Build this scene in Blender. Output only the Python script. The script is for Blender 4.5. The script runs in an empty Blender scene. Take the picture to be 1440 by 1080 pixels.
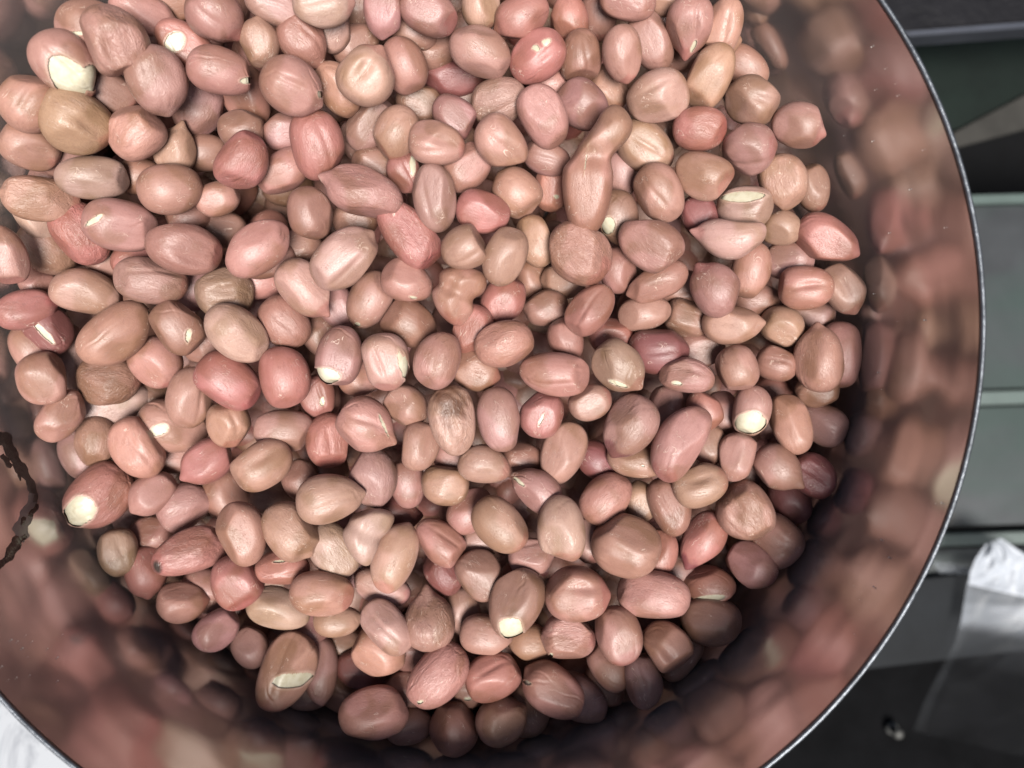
import bpy, bmesh, math, random
import numpy as np
from mathutils import Vector, Matrix

SC = bpy.context.scene
C = SC.collection
S = 0.01                       # Blender units per millimetre
FPX = 1109.0                   # focal length in photograph pixels (1440 wide)
CAM_Z = 265.0                  # lens height over the counter top, mm
R_PAN, PAN_C, RIM_D = 120.0, (-19.6, 13.1), 168.5
rad = math.radians

# ------------------------------------------------------------------ camera, sky, sun, exposure
cam_d = bpy.data.cameras.new('camera')
cam = bpy.data.objects.new('camera', cam_d); C.objects.link(cam)
cam.location = (0, 0, CAM_Z * S)
cam_d.sensor_width = 36.0; cam_d.lens = 36.0 * FPX / 1440.0
cam_d.clip_start = 0.05; cam_d.clip_end = 2000.0
cam_d.dof.use_dof = True; cam_d.dof.focus_distance = 207 * S; cam_d.dof.aperture_fstop = 1.0
SC.camera = cam

SUN_DIR = Vector((0.11, -0.31, 1.0)).normalized()       # open daylight from the foot of the picture
world = bpy.data.worlds.new("World"); SC.world = world; world.use_nodes = True
wn = world.node_tree
sky = wn.nodes.new('ShaderNodeTexSky'); sky.sky_type = 'NISHITA'; sky.sun_disc = False
sky.sun_elevation = math.asin(SUN_DIR.z); sky.sun_rotation = math.atan2(SUN_DIR.x, SUN_DIR.y)
sky.dust_density = 3.0; sky.air_density = 1.0
wn.nodes['Background'].inputs['Strength'].default_value = 0.05
wn.links.new(sky.outputs[0], wn.nodes['Background'].inputs[0])
sun_d = bpy.data.lights.new('sun', 'SUN'); sun_d.energy = 4.8; sun_d.angle = rad(20); sun_d.color = (1.0, 0.97, 0.93)
sun = bpy.data.objects.new('sun', sun_d); C.objects.link(sun)
sun.rotation_euler = SUN_DIR.to_track_quat('Z', 'Y').to_euler()
SC.view_settings.view_transform = 'Standard'; SC.view_settings.look = 'None'
SC.view_settings.exposure = 0.86; SC.view_settings.gamma = 1.0
SC.cycles.use_denoising = True
SC.cycles.max_bounces = 8

# ------------------------------------------------------------------ helpers
def at(u, v, D):
    """The world point (mm) seen at pixel u, v of the photograph at depth D below the lens."""
    return np.array([(u - 720) / FPX * D, (540 - v) / FPX * D, CAM_Z - D])

def mesh_obj(name, verts, faces, mat, parent=None, smooth=True, mats=None):
    me = bpy.data.meshes.new(name)
    me.from_pydata([tuple(v) for v in verts], [], faces); me.update()
    if mat: me.materials.append(mat)
    if smooth: me.shade_smooth()
    o = bpy.data.objects.new(name, me); C.objects.link(o)
    if parent is not None: o.parent = parent
    return o

def bm_obj(name, bm, mat, parent=None, smooth=False):
    me = bpy.data.meshes.new(name); bm.to_mesh(me); bm.free()
    me.materials.append(mat)
    if smooth: me.shade_smooth()
    o = bpy.data.objects.new(name, me); C.objects.link(o)
    if parent is not None: o.parent = parent
    return o

def tag(o, label=None, cat=None, group=None, kind=None):
    if label: o['label'] = label
    if cat: o['category'] = cat
    if group: o['group'] = group
    if kind: o['kind'] = kind
    return o

def empty(name, loc_mm):
    o = bpy.data.objects.new(name, None); C.objects.link(o)
    o.location = [c * S for c in loc_mm]; o.empty_display_size = 0.1
    return o

def new_mat(name):
    m = bpy.data.materials.new(name); m.use_nodes = True
    nt = m.node_tree; bsdf = nt.nodes['Principled BSDF']
    return m, nt, bsdf

def N(nt, t, **kw):
    n = nt.nodes.new(t)
    for k, v in kw.items():
        if k in n.inputs.keys(): n.inputs[k].default_value = v
        else: setattr(n, k, v)
    return n

def ramp(nt, fac, stops):
    r = nt.nodes.new('ShaderNodeValToRGB')
    el = r.color_ramp.elements
    while len(el) < len(stops): el.new(0.5)
    for e, (p, c) in zip(el, stops):
        e.position = p; e.color = (*c, 1) if len(c) == 3 else c
    nt.links.new(fac, r.inputs[0]); return r

def mix(nt, fac, a, b, blend='MIX'):
    m = nt.nodes.new('ShaderNodeMix'); m.data_type = 'RGBA'; m.blend_type = blend
    for sock, val in ((m.inputs[0], fac), (m.inputs[6], a), (m.inputs[7], b)):
        if hasattr(val, 'is_output'): nt.links.new(val, sock)
        else: sock.default_value = val if not isinstance(val, tuple) else (*val, 1)
    return m.outputs[2]

def math_n(nt, op, a, b=0.0):
    m = nt.nodes.new('ShaderNodeMath'); m.operation = op
    for i, val in enumerate((a, b)):
        if hasattr(val, 'is_output'): nt.links.new(val, m.inputs[i])
        else: m.inputs[i].default_value = val
    return m.outputs[0]

def mapped(nt, vec, scale):
    m = nt.nodes.new('ShaderNodeMapping'); m.inputs['Scale'].default_value = scale
    nt.links.new(vec, m.inputs[0]); return m.outputs[0]

def noise(nt, vec, scale, detail=3.0, rough=0.55, dist=0.0):
    n = N(nt, 'ShaderNodeTexNoise', Scale=scale, Detail=detail, Roughness=rough, Distortion=dist)
    nt.links.new(vec, n.inputs['Vector']); return n.outputs['Fac']

# ------------------------------------------------------------------ materials
def skin_material():
    m, nt, b = new_mat('peanut_skin')
    loc = N(nt, 'ShaderNodeAttribute', attribute_name='loc').outputs['Vector']
    sk = N(nt, 'ShaderNodeAttribute', attribute_name='skin')
    col, wrk = sk.outputs['Color'], sk.outputs['Alpha']
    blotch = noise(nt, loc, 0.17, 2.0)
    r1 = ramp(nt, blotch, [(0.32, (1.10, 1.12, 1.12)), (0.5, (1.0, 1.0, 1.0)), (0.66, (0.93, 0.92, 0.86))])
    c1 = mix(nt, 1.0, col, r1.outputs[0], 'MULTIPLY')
    # crisp tan zones at random, painted in place of shade and sheen patches
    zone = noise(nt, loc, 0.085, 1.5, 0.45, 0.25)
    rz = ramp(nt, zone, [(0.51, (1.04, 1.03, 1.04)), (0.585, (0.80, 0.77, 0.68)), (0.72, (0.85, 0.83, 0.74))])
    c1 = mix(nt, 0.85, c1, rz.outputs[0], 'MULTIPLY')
    veins = noise(nt, mapped(nt, loc, (0.07, 0.75, 0.75)), 1.0, 3.0, 0.55, 0.4)
    r2 = ramp(nt, veins, [(0.38, (0.80, 0.70, 0.68)), (0.52, (1.0, 1.0, 1.0)), (0.68, (1.08, 1.10, 1.12))])
    c2 = mix(nt, 0.22, c1, r2.outputs[0], 'MULTIPLY')
    fine = noise(nt, loc, 2.2, 3.0, 0.65)
    r3 = ramp(nt, fine, [(0.3, (0.84, 0.80, 0.78)), (0.55, (1.0, 1.0, 1.0)), (0.75, (1.06, 1.06, 1.06))])
    c3 = mix(nt, 0.5, c2, r3.outputs[0], 'MULTIPLY')
    # hair-thin dark veins running lengthwise
    vn = noise(nt, mapped(nt, loc, (0.13, 0.36, 0.36)), 1.0, 4.0, 0.6, 1.1)
    vl = math_n(nt, 'MAXIMUM', math_n(nt, 'SUBTRACT', 1.0, math_n(nt, 'MULTIPLY', math_n(nt, 'ABSOLUTE', math_n(nt, 'SUBTRACT', vn, 0.48)), 60.0)), 0.0)
    vg = ramp(nt, noise(nt, loc, 0.3, 2.0), [(0.40, (0, 0, 0)), (0.60, (1, 1, 1))]).outputs[0]
    vl = math_n(nt, 'MULTIPLY', vl, vg)
    c3 = mix(nt, math_n(nt, 'MULTIPLY', vl, 0.20), c3, (0.12, 0.045, 0.038))
    # thin pale scuffs where the papery skin has creased
    tn = noise(nt, mapped(nt, loc, (0.16, 0.34, 0.34)), 1.0, 2.5, 0.6, 0.8)
    line = math_n(nt, 'SUBTRACT', 1.0, math_n(nt, 'MULTIPLY', math_n(nt, 'ABSOLUTE', math_n(nt, 'SUBTRACT', tn, 0.5)), 95.0))
    line = math_n(nt, 'MAXIMUM', line, 0.0)
    gate = ramp(nt, noise(nt, loc, 0.23, 1.0), [(0.56, (0, 0, 0)), (0.66, (1, 1, 1))]).outputs[0]
    line = math_n(nt, 'MULTIPLY', line, gate)
    c4 = mix(nt, math_n(nt, 'MULTIPLY', line, 0.55), c3, (0.58, 0.44, 0.36))
    nt.links.new(c4, b.inputs['Base Color'])
    rr = ramp(nt, fine, [(0.3, (0.56,) * 3), (0.7, (0.42,) * 3)])
    nt.links.new(rr.outputs[0], b.inputs['Roughness'])
    b.inputs['Specular IOR Level'].default_value = 0.56
    # relief: long veins, crinkles where the skin is loose, fine grain
    crk = noise(nt, mapped(nt, loc, (0.30, 0.75, 0.75)), 0.8, 4.0, 0.55, 1.6)
    crk = math_n(nt, 'ABSOLUTE', math_n(nt, 'SUBTRACT', crk, 0.5))
    h = math_n(nt, 'MULTIPLY', math_n(nt, 'MULTIPLY', crk, wrk), 0.8)
    h = math_n(nt, 'ADD', h, math_n(nt, 'MULTIPLY', veins, 0.05))
    h = math_n(nt, 'ADD', h, math_n(nt, 'MULTIPLY', fine, 0.05))
    h = math_n(nt, 'ADD', h, math_n(nt, 'MULTIPLY', line, 0.05))
    h = math_n(nt, 'SUBTRACT', h, math_n(nt, 'MULTIPLY', vl, 0.03))
    bp = N(nt, 'ShaderNodeBump', Strength=0.85, Distance=0.012)
    nt.links.new(h, bp.inputs['Height']); nt.links.new(bp.outputs[0], b.inputs['Normal'])
    return m

def kernel_material():
    m, nt, b = new_mat('bare_kernel')
    loc = N(nt, 'ShaderNodeAttribute', attribute_name='loc').outputs['Vector']
    n = noise(nt, loc, 0.5, 4.0)
    r = ramp(nt, n, [(0.3, (0.37, 0.325, 0.225)), (0.6, (0.44, 0.405, 0.305))])
    nt.links.new(r.outputs[0], b.inputs['Base Color'])
    b.inputs['Roughness'].default_value = 0.45
    bp = N(nt, 'ShaderNodeBump', Strength=0.2, Distance=0.006)
    nt.links.new(n, bp.inputs['Height']); nt.links.new(bp.outputs[0], b.inputs['Normal'])
    return m

def steel_material():
    m, nt, b = new_mat('brushed_steel')
    tc = N(nt, 'ShaderNodeTexCoord').outputs['Object']
    b.inputs['Metallic'].default_value = 0.89
    smear = noise(nt, tc, 1.6, 4.0, 0.6, 0.4)
    rc = ramp(nt, smear, [(0.3, (0.495, 0.475, 0.47)), (0.7, (0.575, 0.555, 0.55))])
    nt.links.new(rc.outputs[0], b.inputs['Base Color'])
    brush = noise(nt, mapped(nt, tc, (14, 14, 90)), 1.0, 3.0, 0.6)
    rr = math_n(nt, 'ADD', math_n(nt, 'MULTIPLY', smear, 0.11), 0.112)
    rr = math_n(nt, 'ADD', rr, math_n(nt, 'MULTIPLY', brush, 0.02))
    nt.links.new(rr, b.inputs['Roughness'])
    wav = noise(nt, tc, 2.4, 2.0)
    h = math_n(nt, 'ADD', math_n(nt, 'MULTIPLY', wav, 1.0), math_n(nt, 'MULTIPLY', brush, 0.002))
    bp = N(nt, 'ShaderNodeBump', Strength=0.35, Distance=0.06)
    nt.links.new(h, bp.inputs['Height']); nt.links.new(bp.outputs[0], b.inputs['Normal'])
    return m

def plain(name, base, rough=0.6, metallic=0.0, vary=0.25, scale=3.0, bump=0.2, spec=0.5):
    """A worn, mottled surface of one colour."""
    m, nt, b = new_mat(name)
    tc = N(nt, 'ShaderNodeTexCoord').outputs['Object']
    n = noise(nt, tc, scale, 6.0, 0.65)
    lo = tuple(c * (1 - vary) for c in base); hi = tuple(min(1, c * (1 + vary)) for c in base)
    r = ramp(nt, n, [(0.3, lo), (0.7, hi)])
    nt.links.new(r.outputs[0], b.inputs['Base Color'])
    b.inputs['Roughness'].default_value = rough; b.inputs['Metallic'].default_value = metallic
    b.inputs['Specular IOR Level'].default_value = spec
    bp = N(nt, 'ShaderNodeBump', Strength=bump, Distance=0.02)
    nt.links.new(n, bp.inputs['Height']); nt.links.new(bp.outputs[0], b.inputs['Normal'])
    return m

def marble_material():
    m, nt, b = new_mat('speckled_marble')
    tc = N(nt, 'ShaderNodeTexCoord').outputs['Object']
    sp = noise(nt, mapped(nt, tc, (5, 3, 3)), 1.0, 4.0, 0.6, 0.5)
    cl = noise(nt, tc, 2.0, 3.0)
    r = ramp(nt, sp, [(0.38, (0.03, 0.033, 0.037)), (0.44, (0.17, 0.177, 0.19)), (0.53, (0.27, 0.278, 0.29))])
    c = mix(nt, 1.0, r.outputs[0], ramp(nt, cl, [(0.3, (0.85,) * 3), (0.6, (1, 1, 1))]).outputs[0], 'MULTIPLY')
    nt.links.new(c, b.inputs['Base Color']); b.inputs['Roughness'].default_value = 0.3
    return m

def board_material():
    m, nt, b = new_mat('grey_painted_board')
    tc = N(nt, 'ShaderNodeTexCoord').outputs['Object']
    n = noise(nt, tc, 0.9, 5.0, 0.65, 0.4)
    g = noise(nt, mapped(nt, tc, (0.5, 1.3, 1)), 1.3, 3.0)
    o = noise(nt, mapped(nt, tc, (0.8, 0.9, 1)), 1.9, 3.0)
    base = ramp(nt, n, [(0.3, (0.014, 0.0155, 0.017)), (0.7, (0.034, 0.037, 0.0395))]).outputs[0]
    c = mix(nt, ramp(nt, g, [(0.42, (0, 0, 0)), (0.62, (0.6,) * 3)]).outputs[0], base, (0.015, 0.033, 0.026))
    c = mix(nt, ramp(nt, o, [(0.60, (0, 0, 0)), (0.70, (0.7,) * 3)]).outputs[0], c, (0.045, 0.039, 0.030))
    nt.links.new(c, b.inputs['Base Color']); b.inputs['Roughness'].default_value = 0.5; b.inputs['Specular IOR Level'].default_value = 0.25
    return m

def plastic_material():
    m, nt, b = new_mat('crumpled_plastic')
    tc = N(nt, 'ShaderNodeTexCoord').outputs['Object']
    n = noise(nt, mapped(nt, tc, (1.0, 2.6, 2)), 0.9, 4.0, 0.55, 0.5)
    nt.links.new(ramp(nt, n, [(0.3, (0.15, 0.165, 0.18)), (0.65, (0.34, 0.36, 0.39))]).outputs[0], b.inputs['Base Color'])
    b.inputs['Roughness'].default_value = 0.42; b.inputs['Specular IOR Level'].default_value = 0.35
    tr = N(nt, 'ShaderNodeBsdfTransparent')
    a = N(nt, 'ShaderNodeAttribute', attribute_name='milky').outputs['Fac']
    f = math_n(nt, 'MULTIPLY', a, ramp(nt, n, [(0.38, (0.45,) * 3), (0.60, (1,) * 3)]).outputs[0])
    ms = N(nt, 'ShaderNodeMixShader')
    nt.links.new(f, ms.inputs[0]); nt.links.new(tr.outputs[0], ms.inputs[1]); nt.links.new(b.outputs[0], ms.inputs[2])
    nt.links.new(ms.outputs[0], nt.nodes['Material Output'].inputs['Surface'])
    return m

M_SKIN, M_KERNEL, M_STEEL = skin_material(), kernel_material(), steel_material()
M_RIM = plain('cut_steel_edge', (0.1140, 0.1216, 0.1330), 0.42, 0.9, 0.4, 22.0, 0.2)
M_GRIME = plain('burnt_grime', (0.026, 0.019, 0.016), 0.5, 0, 0.6, 9.0, 0.8)
M_MARBLE, M_BOARD, M_PLASTIC = marble_material(), board_material(), plastic_material()
M_NOSE = plain('pale_green_paint', (0.0456, 0.0646, 0.0570), 0.4, 0, 0.2)
M_DARK = plain('black_rubber', (0.0026, 0.0026, 0.0029), 0.85, 0, 0.4, spec=0.04)
M_FLOOR = plain('floor_painted_shade', (0.0015, 0.0015, 0.0017), 0.85, 0, 0.4, spec=0.12)  # near-black colour stands in for the shade in the gaps around the boards
M_CHAR = plain('charcoal_steel', (0.0076, 0.0072, 0.0084), 0.45, 0.2, 0.3, 8.0, 0.5, spec=0.2)
M_BEVEL = plain('worn_steel', (0.0684, 0.0730, 0.0874), 0.4, 0.6, 0.25)
M_GREEN = plain('dark_green_paint', (0.0034, 0.0065, 0.0049), 0.6, 0, 0.3, spec=0.12)
M_WOOD = plain('weathered_batten', (0.030, 0.0285, 0.0255), 0.8, 0, 0.3, 2.0, spec=0.1)
M_SLATE = plain('slate_plastic', (0.0052, 0.0062, 0.0075), 0.6, 0, 0.25, spec=0.1)
M_GREASE = plain('dried_grease', (0.11, 0.092, 0.088), 0.35, 0, 0.3, 5.0, 0.3)
M_TAR = plain('black_tar', (0.008, 0.007, 0.007), 0.22, 0, 0.4, 9.0, 0.5)
M_BOLT = plain('zinc', (0.0600, 0.0588, 0.0540), 0.6, 0.5, 0.2)

# ------------------------------------------------------------------ the steel pan
RIM_Z = CAM_Z - RIM_D
def lathe(profile, n=256, closed=False):
    t = np.linspace(0, 2 * np.pi, n, endpoint=False)
    v = [(r * math.cos(a), r * math.sin(a), z) for r, z in profile for a in t]
    k = len(profile); f = []
    for i in range(k if closed else k - 1):
        j = (i + 1) % k
        for q in range(n):
            q2 = (q + 1) % n
            f.append((i * n + q, i * n + q2, j * n + q2, j * n + q))
    return np.array(v) * S, f

pan = empty('steel_pan', (PAN_C[0], PAN_C[1], 0))
tag(pan, 'round straight-walled steel pan heaped with red-skinned peanuts, standing on the white counter', 'pan')
v, f = lathe([(R_PAN + 1.1, 1.5), (R_PAN + 1.1, RIM_Z - 1.0), ], 256)
fo = f
v2, f2 = lathe([(R_PAN, RIM_Z - 1.0), (R_PAN, 5.0), (R_PAN - 1.4, 2.4), (R_PAN - 4.0, 1.5)], 256)
off = len(v)
mesh_obj('wall', np.vstack([v, v2]), fo + [tuple(i + off for i in q) for q in f2], M_STEEL, pan)
bm = bmesh.new()
bmesh.ops.create_cone(bm, cap_ends=True, segments=128, radius1=(R_PAN + 1.1) * S, radius2=(R_PAN + 1.1) * S, depth=1.3 * S,
                      matrix=Matrix.Translation((0, 0, 0.75 * S)))
bm_obj('base', bm, M_STEEL, pan)
prof = [(R_PAN + 0.55 + 0.56 * math.cos(a), RIM_Z - 0.5 + 0.6 * math.sin(a)) for a in np.linspace(0, 2 * np.pi, 12, endpoint=False)]
v, f = lathe(prof, 360, True)
rs = np.random.RandomState(3)
jit = rs.normal(0, 0.012, (len(v), 3)) * S; v = v + jit
mesh_obj('rim', v, [q[::-1] for q in f], M_RIM, pan)

def on_wall(u, vv, inset=0.25):
    """Where the ray through a pixel meets the inside of the pan wall."""
    d = at(u, vv, 1.0) - np.array([0, 0, CAM_Z]); r = R_PAN - inset
    a = d[0] ** 2 + d[1] ** 2; b = -2 * (d[0] * PAN_C[0] + d[1] * PAN_C[1]); c = PAN_C[0] ** 2 + PAN_C[1] ** 2 - r * r
    t = (-b + math.sqrt(b * b - 4 * a * c)) / (2 * a)
    return np.array([0, 0, CAM_Z]) + d * t

def wall_blob(name, line, mat, seed, lift=0.5):
    """A ragged streak on the wall: a ridge along LINE [(u, v, half width in px)], thin at its edges."""
    rs = np.random.RandomState(seed); pts = []
    for (a, b) in zip(line[:-1], line[1:]):
        for k in range(8):
            t = k / 8.0; pts.append([a[i] + (b[i] - a[i]) * t for i in range(3)])
    pts.append(list(line[-1])); pts = np.array(pts, float)
    tg = np.gradient(pts[:, :2], axis=0); tg /= np.linalg.norm(tg, axis=1)[:, None]
    nr = np.c_[-tg[:, 1], tg[:, 0]]
    vs = []; fs = []; m = 7
    base = np.array([PAN_C[0], PAN_C[1], 0])
    for i, p in enumerate(pts):
        wl, wr = (1.0 * p[2] * max(.3, 1 + .28 * math.sin(i * .22 * f1 + ph) + .2 * math.sin(i * .3 * f2 + 2 * ph) + .05 * math.sin(i * .9 * f2 + ph)) for f1, f2, ph in ((.9, 2.3, seed), (1.1, 1.9, seed + 2)))
        for k in range(m):
            s = -1 + 2 * k / (m - 1); w = wl if s < 0 else wr
            q = p[:2] + nr[i] * s * w
            h = 0.04 + .35 * lift * (1 - abs(s) ** 1.5) * (1 + .2 * math.sin(i * .5 + seed))
            vs.append((on_wall(q[0], q[1], h) - base) * S)
    for i in range(len(pts) - 1):
        for k in range(m - 1):
            fs.append((i * m + k, i * m + k + 1, (i + 1) * m + k + 1, (i + 1) * m + k))
    return mesh_obj(name, vs, fs, mat, pan)

wall_blob('grime_streak', [(-40, 600, 7), (-10, 612, 9), (6, 622, 10), (18, 638, 7), (30, 656, 8), (40, 676, 6), (47, 694, 5), (50, 706, 4)], M_GRIME, 5)
wall_blob('grime_streak', [(2, 640, 3), (10, 650, 5), (17, 656, 3)], M_GRIME, 8, 0.3)
wall_blob('grime_streak', [(27, 656, 4), (28, 668, 2.5), (29, 676, 1)], M_GRIME, 9, 0.3)
wall_blob('grease_film', [(46, 694, 4), (43, 708, 8), (38, 728, 9), (30, 748, 11), (26, 760, 7)], M_GREASE, 14, 0.5)
wall_blob('tar_drip', [(52, 708, 3), (48, 718, 5), (38, 726, 8), (30, 738, 3)], M_TAR, 15, 0.6)
wall_blob('tar_drip', [(36, 752, 4), (26, 762, 8), (16, 776, 7), (6, 788, 5), (-8, 800, 4), (-40, 822, 4)], M_TAR, 16, 0.9)

rs = np.random.RandomState(31); vs = []; fs = []
for _ in range(46):
    q = on_wall(rs.uniform(1180, 1330), rs.uniform(60, 900), 0.3) if rs.uniform() < .7 else on_wall(rs.uniform(0, 90), rs.uniform(880, 960), .3)
    if not 40 < q[2] < RIM_Z - 3: continue
    c = (q - np.array([PAN_C[0], PAN_C[1], 0])) * S; r = rs.uniform(.08, .28) * S; k = len(vs)
    vs += [c + np.array(o) * r for o in ((1, 0, 0), (-1, 0, .2), (0, 1, 0), (0, -1, 0), (0, 0, 1.3), (0.1, 0, -1.2))]
    fs += [(k + a, k + b_, k + c_) for a, b_, c_ in ((0, 2, 4), (2, 1, 4), (1, 3, 4), (3, 0, 4), (2, 0, 5), (1, 2, 5), (3, 1, 5), (0, 3, 5))]
dust = mesh_obj('dust', vs, fs, plain('pale_dust', (.5, .46, .42), .8), pan); dust['kind'] = 'stuff'
# ------------------------------------------------------------------ counter and what lies below its edge
def slab(name, pts_uv, D, thick, mat, parent=None, bevel=0.6):
    """A flat board seen from above: its top outline by pixel at depth D, THICK mm deep."""
    bm = bmesh.new()
    top = [bm.verts.new(Vector(at(u, v, D) * S)) for u, v in pts_uv]
    fc = bm.faces.new(top)
    if fc.normal.z < 0: fc.normal_flip()
    bm.normal_update()
    if fc.normal.z < 0: bmesh.ops.reverse_faces(bm, faces=[fc])
    r = bmesh.ops.extrude_face_region(bm, geom=[fc])
    for q in r['geom']:
        if isinstance(q, bmesh.types.BMVert): q.co.z -= thick * S
    bmesh.ops.recalc_face_normals(bm, faces=bm.faces)
    bmesh.ops.bevel(bm, geom=list(bm.edges), offset=bevel * S, segments=2, affect='EDGES')
    return bm_obj(name, bm, mat, parent)

bm = bmesh.new()
bmesh.ops.create_cube(bm, size=1.0, matrix=Matrix.Translation((-2.3, 0.3, -0.125)) @ Matrix.Diagonal((5.2, 7.0, 0.25, 1)))
bmesh.ops.bevel(bm, geom=list(bm.edges), offset=0.02, segments=2, affect='EDGES')
cnt_o = bm_obj('counter', bm, M_MARBLE)
tag(cnt_o, 'white counter top with dark speckles under the lower left edge of the pan', 'counter')

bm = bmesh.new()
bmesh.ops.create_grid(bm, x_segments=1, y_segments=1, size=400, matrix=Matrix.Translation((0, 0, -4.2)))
fl = bm_obj('floor', bm, M_FLOOR); tag(fl, 'floor below the counter edge, coloured near-black to stand for shade', None, None, 'structure')

def board(label, top, bot, nose, D=520):
    """A long grey board from pixel row TOP to BOT with a pale green nosing along its upper side."""
    root = empty('shelf_board', at(1450, (top + bot) / 2, D + 9))
    kids = [slab('panel', [(1090, top + 6), (1800, top - 14), (1800, bot - 14), (1090, bot + 6)], D, 9, M_BOARD)]
    if nose:
        kids.append(slab('green_edge', [(1090, top - nose + 4), (1800, top - nose - 16), (1800, top - 17), (1090, top + 3)], D - 3, 12, M_NOSE))
    bpy.context.view_layer.update()
    for k in kids:
        k.parent = root; k.matrix_parent_inverse = Matrix.Translation(-root.location)
    tag(root, label, 'board', 'grey boards below the counter edge')
board('grey board with green stains, uppermost of the three boards right of the pan', 292, 549, 14)
board('grey board with a pale green edge, middle of the three boards right of the pan', 575, 741, 20)
board('grey board with a pale green edge, beside the plastic bag, lowest of the three boards', 772, 830, 18)

beam = empty('steel_beam', at(1400, 20, 420))
kb = [slab('web', [(1150, -90), (1800, -130), (1800, 1), (1150, 52)], 420, 14, M_CHAR),
      slab('bright_edge', [(1150, 53), (1800, 2), (1800, 12), (1150, 60)], 419, 15, M_BEVEL)]
bpy.context.view_layer.update()
for k in kb:
    k.parent = beam; k.matrix_parent_inverse = Matrix.Translation(-beam.location)
tag(beam, 'charcoal steel beam with a bright worn edge at the top right corner', 'beam')
tag(slab('green_panel', [(1150, 72), (1800, 24), (1800, 60), (1340, 183), (1150, 236)], 520, 8, M_GREEN), 'dark green painted panel below the steel beam', 'panel')
tag(slab('wooden_batten', [(1300, 212), (1346, 184), (1440, 134), (1800, -30), (1800, 70), (1440, 182), (1350, 206), (1300, 220)], 516, 6, M_WOOD), 'dull grey batten slanting up right below the dark green panel', 'batten')
box = empty('storage_box', at(1270, 880, 500))
kb = [slab('lid', [(1130, 832), (1520, 790), (1520, 905), (1130, 952)], 513, 5, M_SLATE),
      slab('body', [(1134, 836), (1516, 794), (1516, 901), (1134, 948)], 518.5, 10, M_DARK)]
bpy.context.view_layer.update()
for k in kb:
    k.parent = box; k.matrix_parent_inverse = Matrix.Translation(-box.location)
tag(box, 'slate grey plastic box below the lower right pan rim', 'box')
tag(slab('rubber_mat', [(1000, 968), (1900, 850), (1900, 1400), (1000, 1400)], 530, 5, M_DARK), 'black rubber mat at the lower right corner under the plastic bag', 'mat')

bm = bmesh.new()
c = at(1262, 1031, 519)
bmesh.ops.create_uvsphere(bm, u_segments=24, v_segments=12, radius=1.0, matrix=Matrix.Translation(Vector((c + [0, 0, 1]) * S)) @ Matrix.Diagonal((3.4 * S, 3.4 * S, 2.6 * S, 1)))
bmesh.ops.create_cone(bm, cap_ends=True, segments=24, radius1=4.4 * S, radius2=4 * S, depth=1.6 * S, matrix=Matrix.Translation(Vector((c + [0, 0, -7]) * S)))
bmesh.ops.create_cone(bm, cap_ends=True, segments=20, radius1=2.4 * S, radius2=2.4 * S, depth=8 * S, matrix=Matrix.Translation(Vector((c + [0, 0, -3]) * S)))
tag(bm_obj('bolt', bm, M_BOLT, None, True), 'small round grey bolt head on the black mat left of the plastic bag', 'bolt')

# the crumpled bag: a folded sheet whose left edge runs down from a bunched milky top
bag = empty('plastic_bag', at(1400, 920, 520))
tag(bag, 'crumpled clear plastic bag with bunched milky white folds, at the lower right', 'bag')
rs = np.random.RandomState(21)
def bag_sheet(name, left, right, D0, seed, amp, milk):
    rs = np.random.RandomState(seed); n, m = 90, 70; vs, fs, mk = [], [], []
    L, Rr = np.array(left, float), np.array(right, float)
    ph = rs.uniform(0, 6.28, 12); kk = rs.uniform(1, 7, (12, 2)); am = 1 / (1 + kk.sum(1))
    for i in range(n):
        t = i / (n - 1)
        a = np.array([np.interp(t, np.linspace(0, 1, len(L)), L[:, j]) for j in (0, 1)])
        b = np.array([np.interp(t, np.linspace(0, 1, len(Rr)), Rr[:, j]) for j in (0, 1)])
        for j in range(m):
            s = j / (m - 1); q = a + (b - a) * s
            z = sum(A * (1 - abs(math.sin(K[0] * s * 2 + K[1] * t * 1.5 + F + 1.3 * math.sin(4 * s + 3 * t + F)))) for A, K, F in zip(am, kk, ph))
            up = amp * z - amp * .6
            edge = min(1, s * 7 + .1)
            p = at(q[0], q[1], D0 - up * edge - 6); p[2] = max(p[2], CAM_Z - 524)
            vs.append((p - at(1400, 920, 520)) * S); mk.append(np.interp(t, *milk) * (0.55 + .7 * rs.uniform()) if False else np.interp(t, *milk) + (.07 * (1 - t) ** .7 if s < .03 else 0))
    for i in range(n - 1):
        for j in range(m - 1):
            k = i * m + j; fs.append((k, k + 1, k + m + 1, k + m))
    o = mesh_obj(name, vs, fs, M_PLASTIC, bag)
    a = o.data.attributes.new('milky', 'FLOAT', 'POINT'); a.data.foreach_set('value', np.clip(np.array(mk), 0, 1).astype(np.float32))
    return o
bag_sheet('body', [(1368, 806), (1360, 820), (1352, 870), (1342, 905), (1318, 950), (1300, 985), (1284, 1028)],
          [(1560, 770), (1620, 900), (1640, 1010), (1640, 1110)], 508, 4, 10, ([0, .10, .20, .27, .33, .42, .6, 1], [.9, .5, .32, .62, .5, .07, .014, .008]))
bag_sheet('bunched_top', [(1386, 766), (1372, 786), (1364, 805), (1362, 822)], [(1408, 757), (1450, 785), (1500, 820), (1530, 860)], 490, 9, 9, ([0, .4, .6, 1], [.85, .85, .8, .7]))
bag_sheet('loose_flap', [(1312, 790), (1316, 797), (1322, 806)], [(1364, 796), (1366, 802), (1364, 808)], 505, 12, 5, ([0, 1], [.35, .3]))
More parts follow.
